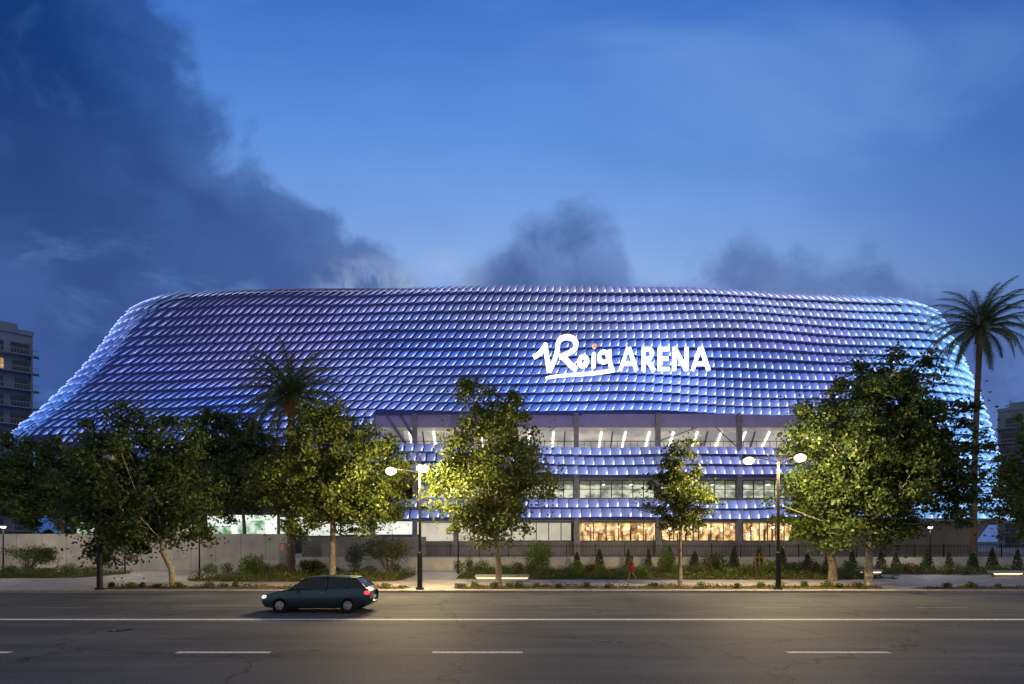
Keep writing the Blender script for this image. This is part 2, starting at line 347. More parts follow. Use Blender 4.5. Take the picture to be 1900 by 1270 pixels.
# roof
b=MB(); p,_=path(ZT+0.15,-1.0); vs=[tuple(q) for q in p]+[(60,150,ZT+0.15),(-55,150,ZT+0.15)]
b.add(vs,[tuple(range(len(vs)))]); 
p2,_=path(ZT+0.15,-0.4); 
for i in range(len(p2)-1): b.beam((p2[i].x,p2[i].y,ZT+0.12),(p2[i+1].x,p2[i+1].y,ZT+0.12),0.18,0.2)
b.make('roof',M['steel'],OA,arena)
b=MB(); po,_=path(16.9,-0.3); pi_,_=path(16.9,-9)
for i in range(36): b.quad(po[i],po[i+1],pi_[i+1],pi_[i])
b.make('soffit',M['concw'],OA,arena)
b=MB(); b.box(-50,56,78,150,1.3,32); b.box(-48,-17,72,77.9,1.3,16.5); b.make('core_wall',M['core'],OA,arena)
def flo(x0,x1,z0,z1,y0=65.0,y1=77.9,m='steel',name='floor_slab'):
    b=MB(); b.box(x0,x1,y0,y1,z0,z1); return b.make(name,M[m],OA,arena)
flo(-17,50,16.72,18.3,65.1,77.8,'fascia','fascia')
flo(-16.98,50,16.66,16.71,65.3,77.7,'intceil','ceiling')
flo(-16.9,50,13.6,14.0); flo(-14,50,10.35,10.6); flo(-12,54,7.75,8.1); flo(-12,60,5.35,5.7,65.4)
b=MB(); b.quad((-13.5,69.2,14.02),(50,69.2,14.02),(50,67.0,16.64),(-13.5,67.0,16.64)); b.make('sloped_wall',M['gallery'],OA,arena)
x=-12.0
while x<49:
    b=MB(); b.beam((x+0.9,68.75,14.3),(x+0.9,66.95,16.55),0.14,0.25); b.make('rib',M['steel'],OA,arena); x+=5.9
flo(-12,52,8.1,10.3,70.5,70.8,'intgrey','back_wall')
flo(PX(1076,66),52,1.3,5.3,72,72.2,'intwarm','back_wall')
flo(-12,PX(1066,66),1.3,5.3,70,70.2,'intwhite','back_wall')
b=MB(); b.box(-12,40,66.5,66.9,1.3,2.95); b.make('base_wall',M['conc'],OA,arena)
for px in (692,770,846,1069,1220,1371,1522):
    x=PX(px,64.9); b=MB(); b.box(x-0.28,x+0.28,64.55,65.05,1.3,18.3); b.make('column',M['steel'],OA,arena)
for (a,c) in (((742,768),(770,815)),((715,768),(755,828)),((1225,818),(1366,768)),((1075,768),(1120,790)),((1366,828),(1300,768)),((1072,765),(1020,800))):
    b=MB(); b.tube([(PX(a[0],65.2),65.2,PZ(a[1],65.2)),(PX(c[0],65.2),65.2,PZ(c[1],65.2))],[0.07 if a[0]>800 else 0.22]*2,6); b.make('brace',M['steel'],OA,arena)
x=-12.6
while x<49:
    b=MB(); sk_=0.012*x; b.beam((x,68.9,14.25),(x+sk_,67.0,16.5),0.2,0.12); b.make('wall_light',M['tube'],OA,arena); x+=2.95
for i in range(16):
    x=-9+i*3.4; b=MB(); b.box(x-0.08,x+0.08,66.6,67.6,9.9,9.98); b.make('ceiling_light',M['tube'],OA,arena)
b=MB(); b.box(-16.9,50,65.0,65.06,14.95,15.02)
x=-16.9
while x<50: b.box(x,x+0.04,65.0,65.05,14.0,14.95); x+=0.8
b.make('railing',M['black'],OA,arena)
def bay(px0,px1,z0,z1,n,rows,y=65.3):
    x0=PX(px0,y);x1=PX(px1,y)
    g=MB(); g.quad((x0,y+0.05,z0),(x1,y+0.05,z0),(x1,y+0.05,z1),(x0,y+0.05,z1)); w=g.make('window',M['glass'],OA,arena)
    f=MB()
    for i in range(n+1):
        x=x0+(x1-x0)*i/n; f.box(x-0.05,x+0.05,y-0.05,y+0.04,z0,z1)
    for j in range(rows+1):
        z=z0+(z1-z0)*j/rows
        for i in range(n):
            xa=x0+(x1-x0)*i/n+0.051; xb=x0+(x1-x0)*(i+1)/n-0.051; f.box(xa,xb,y-0.04,y+0.03,z-0.04,z+0.04)
    f.make('window_frame',M['black'],OA,w)
for a,c in ((770,1064),(1075,1214),(1226,1365),(1378,1516),(1528,1700)): bay(a,c,8.15,10.3,max(4,int((c-a)/18)),2)
for a,c in ((1078,1217),(1227,1365),(1378,1470)): bay(a,c,2.98,5.3,6,1,66.3)
bay(880,1064,2.98,5.3,8,1,66.3)
for px in (1071,1222,1371):
    x=PX(px,66.0); b=MB(); b.box(x-0.3,x+0.3,65.8,66.2,1.3,5.34); b.make('pillar',M['concw'],OA,arena)
for i in range(26):
    x=PX(1085,68)+i*1.02
    if random.random()<0.75:
        b=MB(); h=random.uniform(0.8,2.3)
        for j in range(4): b.box(x,x+0.7,69.5,69.9,2.6+j*h/3,2.65+j*h/3)
        b.box(x-0.05,x,69.5,69.9,1.3,2.6+h); b.make('shelf',M['palmbark'],OA,arena)
for i in range(20):
    x=PX(1090,68)+i*1.3; z=4.75-random.random()*0.5; b=MB(); b.ell((x,68,z),(0.13,0.13,0.13),0,8,6); b.make('pendant_lamp',M['smallglow'],OA,arena)
b=MB(); pa,_=path(5.7,-1.6); pb2,_=path(1.3,-4.2)
idx=[i for i in range(len(pa)) if pa[i].x>PX(1480,66) and i>40]
for i in idx[:-1]: b.quad(pb2[i],pb2[i+1],pa[i+1],pa[i])
b.make('ground_floor_wall',M['beige'],OA,arena,True)
b=MB(); pc,_=path(5.35,0.9); pd,_=path(5.75,-1.5)
for i in idx[:-1]: b.quad(pc[i],pc[i+1],pd[i+1],pd[i])
b.make('canopy',M['beige'],OA,arena)
for (p0,p1,y0,y1,mt) in ((385,512,956,988,'entr'),(520,640,960,988,'entr'),(142,200,970,992,'intgreen'),(440,492,966,986,'intgreen'),(395,428,976,988,'intgreen'),(640,780,968,986,'entr'),(205,370,974,990,'intgrey')):
    d=69.5 if mt=='intgreen' else 70.0
    b=MB(); b.box(PX(p0,d),PX(p1,d),d,d+0.3,PZ(y1+6,d),PZ(y0,d)); b.make('entrance_panel',M[mt],OA,arena)
b=MB(); b.box(PX(130,71),PX(800,71),71,71.4,1.3,7.2); b.make('entrance_wall',M['core'],OA,arena)

# ---------------------------------------------------------------- sign
DS=61.3; OS=(PX(1150,DS),DS,PZ(668,DS))
sign=root('illuminated_sign',OS,'glowing white arena name in large letters fixed on the facade','sign')
def stroke(name,lines,w,m='sign',w2=None):
    b=MB(); c=0
    for ln in lines:
        P=[Vector((PX(p[0],DS),DS,PZ(p[1],DS))) for p in ln]; ww=w*DS/F; n=len(P)-1
        we=(w2 or w)*DS/F
        for i in range(n):
            wa=ww+(we-ww)*i/n; wb=ww+(we-ww)*(i+1)/n
            b.beam(P[i]+Vector((0,0.002*c,0)),P[i+1]+Vector((0,0.002*c,0)),wa,0.35,0,wb); c+=1
        for i in range(1,len(P)-1):
            wa=ww+(we-ww)*i/n
            b.tube([P[i]+Vector((0,-0.17-0.002*c,0)),P[i]+Vector((0,0.17,0))],[wa/2]*2,12); c+=1
    return b.make(name,M[m],OS,sign)
def arc(cx,cy,rx,ry,a0,a1,n=12): return [(cx+rx*math.cos(math.radians(a0+(a1-a0)*i/n)),cy+ry*math.sin(math.radians(a0+(a1-a0)*i/n))) for i in range(n+1)]
def bez(p0,p1,p2,p3,n=8): return [tuple((1-t)**3*p0[q]+3*(1-t)**2*t*p1[q]+3*(1-t)*t*t*p2[q]+t**3*p3[q] for q in (0,1)) for t in [i/n for i in range(n+1)]]
W1=5.9
for x in (1151,1285):
    stroke('letter',[[(x,688),(x+14,645.5)],[(x+16,645.5),(x+30,688)],[(x+6,675.5),(x+24,675.5)]],W1)
stroke('letter',[[(1194,645),(1194,688)],[(1194,648)]+arc(1202,657,8,9,-90,90,16)+[(1194,666)],[(1201,667),(1214,688)]],W1)
stroke('letter',[[(1224,645),(1224,688)],[(1224,648),(1242,648)],[(1224,666),(1240,666)],[(1224,685),(1242,685)]],W1)
stroke('letter',[[(1251,688),(1251,645)],[(1252,646.5),(1273,686.5)],[(1274,688),(1274,645)]],W1)
one=bez((990,663),(999,660),(1006,652),(1012,641),6)+bez((1013,650),(1015,665),(1017,680),(1019,690),5)
rstem=bez((1019,690),(1026,676),(1034,660),(1035,640),7)+arc(1052,640,17,14,-180,60,18)[1:]+[(1048,659),(1038,663)]
leg=bez((1042,662),(1053,665),(1056,682),(1071,684),8)
stroke('letter',[one,rstem,leg],7.6)
stroke('letter',[arc(1082,671,7.5,9,0,360,22)],6.4)
stroke('letter',[[(1102,656),(1101,683)]],6.6)
b=MB(); b.tube([(PX(1103,DS),DS-0.2,PZ(643,DS)),(PX(1103,DS),DS+0.15,PZ(643,DS))],[0.24,0.24],16); b.make('letter_dot',M['signo'],OS,sign)
stroke('letter',[arc(1120,663,8.5,9.5,0,360,22),[(1131,650)]+bez((1131,655),(1131,672),(1133,682),(1138,689),6)],6.2)
stroke('underline',[bez((1013,702),(1045,694),(1090,698),(1140,687),10)],4.0,'sign',6.2)

# ---------------------------------------------------------------- walls, fence
b=MB(); b.box(-120,PX(540,52),51.9,52.25,0.12,3.62); tag(b.make('boundary_wall',M['panelwall'],(PX(540,52),52,0.12)),'long pale concrete panel wall around the plaza','wall')
b=MB(); b.box(PX(560,57),PX(790,57),57,57.3,1.3,3.4); b.box(PX(600,56),PX(700,56),55.6,56.9,1.3,2.6); tag(b.make('ramp_wall',M['conc'],(PX(600,57),57,1.3)),'grey concrete ramp wall beside the entrance','wall')
b=MB(); b.box(PX(541,52),PX(2300,52),51.9,52.3,0.12,1.36); tag(b.make('retaining_wall',M['concw'],(PX(1000,52),52,0.12)),'low pale retaining wall behind the planting','wall')
b=MB(); x0=PX(782,52.1); x1=PX(2150,52.1); x=x0
while x<x1:
    b.box(x-0.012,x+0.012,52.08,52.11,1.36,2.62); x+=0.14
b.box(x0,x1,52.05,52.075,2.42,2.47); b.box(x0,x1,52.05,52.075,1.5,1.55)
x=x0
while x<x1: b.box(x-0.04,x+0.04,52.0,52.045,1.36,2.7); x+=2.8
tag(b.make('fence',M['black'],(PX(1300,52),52.1,1.36)),'black metal bar fence on top of low wall','fence')

# ---------------------------------------------------------------- foliage
def leafobj(name,C,S,mt,origin,parent=None,asp=0.6,upbias=0.0):
    n=len(C); a=rng.normal(size=(n,3)); a[:,2]*= (1-upbias); a/=np.linalg.norm(a,axis=1)[:,None]
    r=rng.normal(size=(n,3)); bb=np.cross(a,r); bb/=np.linalg.norm(bb,axis=1)[:,None]
    S=S[:,None]; V=np.empty((n,4,3)); V[:,0]=C-a*S*0.5; V[:,1]=C+bb*S*0.5*asp; V[:,2]=C+a*S*0.5; V[:,3]=C-bb*S*0.5*asp
    V=V.reshape(-1,3); me=bpy.data.meshes.new(name)
    me.vertices.add(4*n); me.vertices.foreach_set('co',V.ravel()); me.loops.add(4*n); me.loops.foreach_set('vertex_index',np.arange(4*n,dtype=np.int32))
    me.polygons.add(n); me.polygons.foreach_set('loop_start',np.arange(0,4*n,4,dtype=np.int32))
    me.materials.append(mt); me.update(calc_edges=True)
    ob=bpy.data.objects.new(name,me); COL.objects.link(ob)
    if parent: ob.parent=parent
    else: ob.location=origin
    return ob
def tree(px,d,basez,cpx,cy0,cy1,halfw,label,bark='bark',leaf='leaf',dens=1.0,lean=0,tr=0.17,pointy=1.0,lsize=0.27,flat=0.8,gap=-0.26):
    x=PX(px,d); loc=(x,d,basez); rt=root('plane_tree',loc,label,'tree','street trees beside the arena')
    cx=PX(cpx,d)-x; zt=PZ(cy0,d)-basez; zb=PZ(cy1,d)-basez; cz=(zt+zb)*0.5-0.08*(zt-zb); rz_t=zt-cz; rz_b=cz-zb; rx=halfw*d/F
    seed=random.random()*100; N=int(max(70,rx*(zt-zb)*(rx+2)*0.88*dens)); N=min(N,600); cl=[]; tries=0
    while len(cl)<N and tries<N*20:
        tries+=1
        v=Vector(rng.normal(size=3)).normalized(); r=random.random()**0.40
        k=1.0+0.40*mnoise.noise(v*1.9+Vector((seed,0,0)))+0.30*mnoise.noise(v*4.2+Vector((seed,3,0)))
        zz=v.z*r*k; wf=1.0
        if zz>0: wf=max(0.25,1-(0.18+0.3*pointy)*zz)
        p=Vector((cx+v.x*r*k*rx*wf, v.y*r*k*rx*flat*wf, cz+(zz*rz_t if zz>0 else zz*rz_b)))
        if mnoise.noise(p*0.6+Vector((seed,9,2)))<gap: continue
        if p.z>zt+0.15 : continue
        cl.append(p)
    b=MB(); zf=zb+0.12*(zt-zb); top=Vector((cx*0.9,0,cz+rz_t*0.55))
    tp=[Vector((0,0,-0.1)),Vector((lean*0.15,0,zf*0.35)),Vector((cx*0.2+lean*0.4,0.05,zf*0.7)),Vector((cx*0.35,0,zf*1.05)),Vector((cx*0.6+0.15,0.1,(zf+cz)/2)),Vector((cx*0.8-0.1,0,cz+0.1)),top]
    b.tube(tp,[tr*1.35,tr*1.05,tr*0.95,tr*0.85,tr*0.62,tr*0.42,tr*0.12],10)
    def onp(t):
        f=t*(len(tp)-1); i=min(int(f),len(tp)-2); return tp[i].lerp(tp[i+1],f-i)
    for p in random.sample(cl,min(60,len(cl))):
        t=min(0.95,max(0.46,0.45+0.5*(p.z-zb)/(zt-zb)-0.12)); s0=onp(t); mid=s0.lerp(p,0.5)+Vector((0,0,-0.12*(p-s0).length))+Vector((random.uniform(-.2,.2),random.uniform(-.2,.2),random.uniform(0,.3)))
        r0=tr*0.34*(1.2-t*0.7); b.tube([s0,mid,p],[r0,r0*0.6,0.012],5,cap=False)
    b.make('trunk',M[bark],(0,0,0),rt,True)
    C=[];S=[]
    for p in cl:
        n=int(random.uniform(60,135)); R_=random.uniform(0.45,1.0)*min(1.0,0.5+rx*0.16)
        q=rng.normal(size=(n,3)); q/=np.linalg.norm(q,axis=1)[:,None]; q*=(rng.random(n)**0.55)[:,None]*R_; q[:,2]*=0.65
        q[:,2]-=0.28*(q[:,0]**2+q[:,1]**2)/max(R_,0.1)
        C.append(q+np.array(p)); S.append(rng.uniform(0.6,1.25,n)*lsize)
    cc=np.array([tuple(p) for p in cl]); n=N*24; q=cc[rng.integers(0,len(cc),n)]+rng.normal(size=(n,3))*0.6; C.append(q); S.append(rng.uniform(0.5,1.1,n)*lsize)
    leafobj('crown',np.concatenate(C),np.concatenate(S),M[leaf],None,rt)
    return rt
tree(322,33,0.12,262,756,1030,146,'leafy plane tree with pale leaning trunk near the kerb','palebark','leaf2',1.15,lean=-0.7,pointy=0.3,lsize=0.25,gap=-0.36)
tree(120,56,1.3,90,805,975,112,'broad dark plane tree behind the boundary wall','bark','leaf2',0.7,pointy=0.3,lsize=0.34,gap=-0.4)
tree(455,55,1.3,440,762,962,112,'dark plane tree behind the boundary wall','bark','leaf2',0.95,pointy=0.15,lsize=0.31,gap=-0.4)
tree(617,38,0.12,618,748,992,146,'wide plane tree with lamp light on its leaves','bark','leaf',1.15,pointy=0.2,tr=0.2,lsize=0.25,gap=-0.32)
tree(925,33,0.12,907,706,1000,114,'tall plane tree with thick crown beside the street','bark','leaf',1.2,pointy=0.8,lsize=0.24)
tree(1262,34,0.12,1265,820,988,60,'young slender plane tree beside the street','bark','leaf',1.2,tr=0.11,pointy=0.8,lsize=0.22)
tree(1612,34,0.12,1628,650,1005,160,'large tall plane tree with pale trunk beside the path','palebark','leaf2',1.25,tr=0.2,pointy=0.45,lsize=0.26,gap=-0.34)
tree(1545,38,0.12,1515,850,1015,66,'low plane tree lit yellow by the street lamp','bark','leafy',1.1,tr=0.25,pointy=0.3,lsize=0.24)
tree(1925,42,0.12,1920,765,1010,78,'plane tree with broad green crown near the path','bark','leaf',1.0,tr=0.22,lsize=0.26)

def palm(px,d,basez,cy,flen,label,nf=64,tr=0.33,lean=0.0,droop=1.0):
    x=PX(px,d); rt=root('palm_tree',(x,d,basez),label,'palm tree','tall palms in front of the arena'); hz=PZ(cy,d)-basez
    b=MB(); pts=[];rr=[]
    for i in range(40):
        t=i/39; pts.append((lean*t*t,0,-0.1+hz*t)); rr.append(tr*(1.25-0.35*min(1,t*3))*(1+0.07*(i%2)))
    b.tube(pts,rr,12); b.make('trunk',M['palmbark'],(0,0,0),rt,True)
    b=MB(); b.tube([(lean,0,hz-1.7),(lean,0,hz-1.1),(lean,0,hz-0.3),(lean,0,hz+0.3)],[tr*1.0,tr*1.8,tr*1.6,0.1],12)
    for i in range(40):
        a=random.random()*6.28; z=hz-random.uniform(0.2,1.5); b.tube([(lean+math.cos(a)*tr*1.2,math.sin(a)*tr*1.2,z),(lean+math.cos(a)*tr*2.4,math.sin(a)*tr*2.4,z+random.uniform(-0.2,0.7))],[0.07,0.02],4)
    b.make('boot_collar',M['thatch'],(0,0,0),rt)
    b=MB()
    for i in range(nf):
        az=i*2.39996+random.uniform(-.2,.2); el0=math.radians(86-112*(i/nf)**0.9); L=flen*random.uniform(0.88,1.12)*(1 if i<nf*0.8 else 0.85)
        P=Vector((lean,0,hz)); pts=[P.copy()]; el=el0; n=12
        for j in range(n):
            dv=Vector((math.cos(az)*math.cos(el),math.sin(az)*math.cos(el),math.sin(el))); P=P+dv*L/n; pts.append(P.copy()); el-=math.radians(5.6+j*0.5)*droop*(1.0 if el>-1.3 else 0)
        b.tube(pts,[0.05*(1-j/(n+2)) for j in range(n+1)],4,cap=False)
        side0=Vector((-math.sin(az),math.cos(az),0))
        for j in range(6,52):
            f=j/52*n; q=min(int(f),n-1); c=pts[q].lerp(pts[q+1],f-q); d_=(pts[q+1]-pts[q]).normalized(); up=side0.cross(d_)
            ll=flen*0.125*math.sin(math.pi*min(1,(j/52)*0.85+0.12))+0.1
            for s in (-1,1):
                dr=(side0*s*0.8+d_*0.8+up*random.uniform(0.0,0.4)+Vector((0,0,-0.25))).normalized(); w=d_*0.045
                b.add([c-w,c+w,c+dr*ll],[(0,1,2)])
    b.make('crown',M['palm'],(0,0,0),rt)
palm(540,46,0.12,738,5.5,'palm tree with arching green fronds above a leafy crown',64,tr=0.3,droop=0.85)
palm(1806,52,0.12,610,5.4,'tall slender palm tree rising past the arena roof',64,tr=0.25,lean=0.7,droop=0.92)

def shrub(px,d,w,h,mt,label,name='shrub',cat='shrub',conical=False,dens=1.0,ls=0.13,group=None,z0=0.14):
    x=PX(px,d); n=int(420*max(0.3,w*h)*dens); q=rng.normal(size=(n,3)); q/=np.linalg.norm(q,axis=1)[:,None]; r=rng.random(n)**0.45
    sd=rng.random()*50; kk=np.array([1+0.45*mnoise.noise(Vector(v)*2.2+Vector((sd,0,0))) for v in q]); q*=(r*kk)[:,None]
    if conical:
        t=rng.random(n)**1.3; an=rng.random(n)*6.28; rr=(1-t)**0.7*w/2*np.sqrt(rng.random(n)); C=np.stack([np.cos(an)*rr,np.sin(an)*rr,t*h],1)
    else: C=q*np.array([w/2,w/2,h/2])+np.array([0,0,h*0.52]); C[:,2]=np.abs(C[:,2])
    ob=leafobj(name,C,rng.uniform(0.6,1.3,n)*ls,mt,(x,d,z0)); tag(ob,label,cat,group); return ob
def stemshrub(px,d,w,h,mt,label):
    x=PX(px,d); rt=root('shrub',(x,d,0.14),label,'shrub'); b=MB(); C=[]
    for i in range(20):
        a=random.random()*6.28; r=random.random()**0.5*w/2; e=Vector((math.cos(a)*r,math.sin(a)*r,h*random.uniform(0.5,0.9)))
        b.tube([(0.05*math.cos(a),0.05*math.sin(a),0),(e.x*0.45,e.y*0.45,e.z*0.6),e],[0.05,0.03,0.01],5)
        q=rng.normal(size=(190,3))*np.array([w*0.1,w*0.1,h*0.09]); C.append(q+np.array(e))
    b.make('stem',M['bark'],(0,0,0),rt); C=np.concatenate(C); leafobj('foliage',C,rng.uniform(.6,1.3,len(C))*0.15,mt,None,rt)
stemshrub(50,46,3.4,2.3,M['olive'],'low spreading olive shrub in the planting bed')
stemshrub(722,44,4.0,3.0,M['olive'],'wide olive shrub with branching stems')
stemshrub(578,43,1.8,1.2,M['dryleaf'],'small dry bushy shrub in the bed')
shrub(468,42,1.9,1.75,M['leafy'],'rounded bright green shrub near the pavement',ls=0.16)
shrub(658,50,1.8,2.6,M['leaf2'],'dark upright shrub in front of the wall')
shrub(1000,46,2.4,2.7,M['leafy'],'tall bright green shrub in planting bed',ls=0.17)
shrub(1235,46,1.7,2.2,M['leafy'],'bright green bushy shrub in planting bed')
shrub(1325,47,2.4,1.9,M['leaf'],'rounded green shrub in planting bed')
shrub(895,46,1.4,1.2,M['leafy'],'small bright shrub behind the bench')
shrub(870,46,0.9,1.5,M['leaf2'],'dark upright shrub behind the bench')
shrub(960,45,1.3,1.1,M['redleaf'],'reddish low shrub in planting bed')
shrub(1100,46,1.6,0.9,M['redleaf'],'reddish low shrub in planting bed')
shrub(1500,45,1.6,1.2,M['redleaf'],'rust red low shrub in planting bed')
shrub(1440,46,1.5,1.1,M['olive'],'low olive green shrub in planting bed')
shrub(1680,47,1.8,0.9,M['redleaf'],'rust red low shrub near the path')
shrub(1310,46,0.8,1.0,M['redleaf'],'small rust red shrub in planting bed')
for px in range(860,1600,31):
    shrub(px+random.uniform(-12,12),random.uniform(41,49),random.uniform(0.9,1.9),random.uniform(0.6,1.2),random.choice([M['leafy'],M['leaf'],M['olive'],M['leafy']]),'low bushy green shrub in the long planting bed',group='low shrubs filling the planting beds')
for px in list(range(390,750,34))+[15,95,130,170,1665,1710,1760,1800,1850,1890]:
    shrub(px+random.uniform(-12,12),random.uniform(44,46.5),random.uniform(0.8,1.6),random.uniform(0.5,1.0),random.choice([M['dryleaf'],M['leaf'],M['olive'],M['leafy']]),'low bushy green shrub in the long planting bed',group='low shrubs filling the planting beds')
for i,px in enumerate(range(1070,1900,43)):
    p=px+random.uniform(-10,10)
    shrub(p,50.5,random.uniform(0.9,1.4),random.uniform(1.6,2.4),M['leaf2'],'small dark upright hedge shrub along low wall','hedge_shrub','shrub',True,1.4,0.13,'hedge shrubs along the low wall')
def cover(name,x0,x1,y0,y1,n,mt,label,h=0.35,patch=0.0):
    x=rng.uniform(x0,x1,n*2); y=rng.uniform(y0,y1,n*2)
    k=np.array([mnoise.noise(Vector((a*0.6,c*0.9,patch))) for a,c in zip(x,y)]); sel=k>-0.15; x=x[sel];y=y[sel];k=k[sel]
    C=np.stack([x,y,0.16+rng.random(len(x))**1.5*h*np.clip(0.4+k*2,0.2,1.5)],1); cx=(x0+x1)/2; cy=(y0+y1)/2; C-=np.array([cx,cy,0.0])
    ob=leafobj(name,C,rng.uniform(.5,1.3,len(C))*0.16,mt,(cx,cy,0),asp=0.4); tag(ob,label,'ground cover',None,'stuff')
for i,q in enumerate(beds):
    ar=(q[1]-q[0])*(q[3]-q[2]); thin=q[3]-q[2]<3
    cover('ground_cover',q[0]+.3,q[1]-.3,q[2]+.3,q[3]-.3,int(ar*(80 if not thin else 30)),M['dryleaf'],'low mixed ground cover plants on soil',0.2 if thin else 0.55,i)
    cover('ground_cover',q[0]+.3,q[1]-.3,q[2]+.3,q[3]-.3,int(ar*(12 if not thin else 16)),M['redleaf'],'fallen rust red leaves scattered on soil',0.03 if thin else 0.2,i+9)
for px in [205,240,262,290,330,390,410,440,600,640,720,855,885,915,945,960,1000,1040,1090,1130,1215,1300,1370,1410,1450,1490,1535,1560,1590,1760,1800,1850]:
    shrub(px+random.uniform(-4,4),32.0+random.uniform(-.4,.6),random.uniform(.35,.7),random.uniform(.25,.42),random.choice([M['leafy'],M['leaf'],M['leaf2']]),'small tufted plant in kerbside strip','tufted_plant','plant',False,2.0,0.09,'tufted plants in the kerbside strip')

# ---------------------------------------------------------------- street lamps
def lampthing(px,arms,on=True,dh=0.0):
    rt=root('street_lamp',(PX(px,31.1),31.1,0.12),'tall dark double armed street lamp glowing warm' if on else 'tall dark street lamp with its head among leaves','street lamp','street lamps along the avenue')
    b=MB(); b.tube([(0,0,0),(0,0,0.12),(0,0,0.14),(0,0,2.1),(0,0,2.2)],[0.24,0.24,0.15,0.14,0.09],14); b.make('base',M['black'],(0,0,0),rt)
    b=MB(); b.tube([(0,0,2.15),(0,0,5),(0,0,8.15+dh),(0,0,8.2+dh)],[0.09,0.08,0.065,0.03],12); b.make('pole',M['black'],(0,0,0),rt)
    for (ax,ay) in arms:
        l=math.hypot(ax,ay); ux,uy=ax/l,ay/l
        def q(r,z): return (ux*r,uy*r,z+dh)
        b=MB(); b.tube([q(0,7.35),q(l*0.35,7.5),q(l-0.25,7.62)],[0.04,0.035,0.03],8); b.tube([q(0,7.78),q(l*0.3,7.70),q(l*0.6,7.6)],[0.02]*3,6); b.make('arm',M['black'],(0,0,0),rt)
        b=MB(); b.tube([q(l-0.4,7.66),q(l-0.2,7.70),q(l+0.2,7.70),q(l+0.38,7.66)],[0.05,0.10,0.10,0.04],12); h=b.make('lamp_head',M['black'],(0,0,0),rt)
        b=MB(); b.ell((ax,ay,7.50+dh),(0.31,0.31,0.22),0,16,10); b.make('lamp_lens',M['lampglow'] if on else M['steel'],(0,0,0),h,True)
        if on:
            ld=bpy.data.lights.new('lamp_light','POINT'); ld.energy=3300; ld.color=(1.0,0.74,0.36); ld.shadow_soft_size=0.15
            lo=bpy.data.objects.new('lamp_light',ld); COL.objects.link(lo); lo.parent=rt; lo.location=(ax,ay,7.05+dh)
    return rt
lampthing(779,((-1.75,0.35),(0.27,-0.85)),True,-0.6)
lampthing(1444,((-1.5,0.45),(0.9,-0.7)))
lampthing(185,((-1.0,0.6),(1.0,-0.6)),False)
def small():
    rt=root('path_lamp',(0,0,0),'slim dark path lamp with small glowing head','lamp','slim path lamps in the garden')
    b=MB(); b.tube([(0,0,0),(0,0,0.5),(0,0,4.1)],[0.08,0.06,0.045],10); b.make('pole',M['black'],(0,0,0),rt)
    b=MB(); b.tube([(0,0,4.1),(0,0,4.15),(0,0,4.22)],[0.26,0.26,0.1],14); h=b.make('lamp_head',M['black'],(0,0,0),rt)
    b=MB(); b.tube([(0,0,3.95),(0,0,4.09)],[0.14,0.2],12); b.make('lamp_lens',M['smallglow'],(0,0,0),h)
    ld=bpy.data.lights.new('lamp_light','POINT'); ld.energy=520; ld.color=(1.0,0.86,0.62); ld.shadow_soft_size=0.15
    lo=bpy.data.objects.new('lamp_light',ld); COL.objects.link(lo); lo.parent=rt; lo.location=(0,0,3.8); return rt
s_=small(); s_.location=(PX(370,41),41,0.12)
for px,d in ((232,46),(6,47),(850,46),(1726,48)): copy_thing(s_,(PX(px,d),d,0.12))

# ---------------------------------------------------------------- benches, signs
def bench(px,d,w):
    x=PX(px,d); o=(x,d,0.12); rt=root('bench',o,'pale concrete slab bench glowing underneath','bench','lit concrete benches')
    b=MB(); b.box(x-w/2,x+w/2,d-0.3,d+0.3,0.42,0.6); b.box(x-w/2+0.02,x+w/2-0.02,d-0.28,d+0.28,0.601,0.615); b.make('seat',M['concw'],o,rt)
    b=MB(); b.box(x-w/2+0.2,x+w/2-0.2,d-0.15,d+0.15,0.12,0.419); b.make('plinth',M['conc'],o,rt)
    b=MB(); b.box(x-w/2+0.1,x+w/2-0.1,d-0.24,d-0.2,0.36,0.415); b.make('light_strip',M['benchled'],o,rt)
bench(932,37,3.7); bench(1612,44,1.9); bench(1866,42,2.4)
d=46; x=PX(526,d); o=(x,d,0.12); rt=root('totem_sign',o,'dark grey totem sign with orange letter E','sign')
b=MB(); b.box(x-0.30,x+0.30,d-0.1,d+0.1,0.12,2.75); b.make('board',M['steel'],o,rt)
b=MB()
for q in ((-0.14,-0.09,2.15,2.6),(-0.089,0.13,2.55,2.6),(-0.089,0.10,2.35,2.40),(-0.089,0.13,2.15,2.20)): b.box(x+q[0],x+q[1],d-0.13,d-0.101,q[2],q[3])
b.make('letter',M['signe'],o,rt)
x=PX(504,d); o=(x,d,0.12); rt=root('map_board',o,'small grey information board on low legs','sign')
b=MB(); b.box(x-0.6,x+0.6,d-0.04,d+0.04,0.85,1.3); b.make('board',M['concw'],o,rt)
for s in (-0.5,0.5):
    b=MB(); b.box(x+s-0.03,x+s+0.03,d-0.03,d+0.03,0.12,0.849); b.make('leg',M['black'],o,rt)
x=PX(1409,46); o=(x,46,0.14); rt=root('sapling',o,'young sapling held between orange wooden stakes','tree')
M['wood']=mat('stake_wood',(0.45,0.20,0.06),0.8,scale=6)
for s in (-0.35,0,0.35):
    b=MB(); b.tube([(x+s,46-0.1*abs(s),0.1),(x+s,46-0.1*abs(s),1.9)],[0.045,0.04],8); b.make('stake',M['wood'],o,rt)
b=MB(); b.box(x-0.4,x+0.4,45.9,45.93,1.5,1.58); b.make('cross_bar',M['wood'],o,rt)
C=rng.normal(size=(250,3))*np.array([0.3,0.3,0.5])+np.array([0,0,1.9]); leafobj('crown',C,rng.uniform(.6,1.2,250)*0.13,M['leaf'],None,rt)

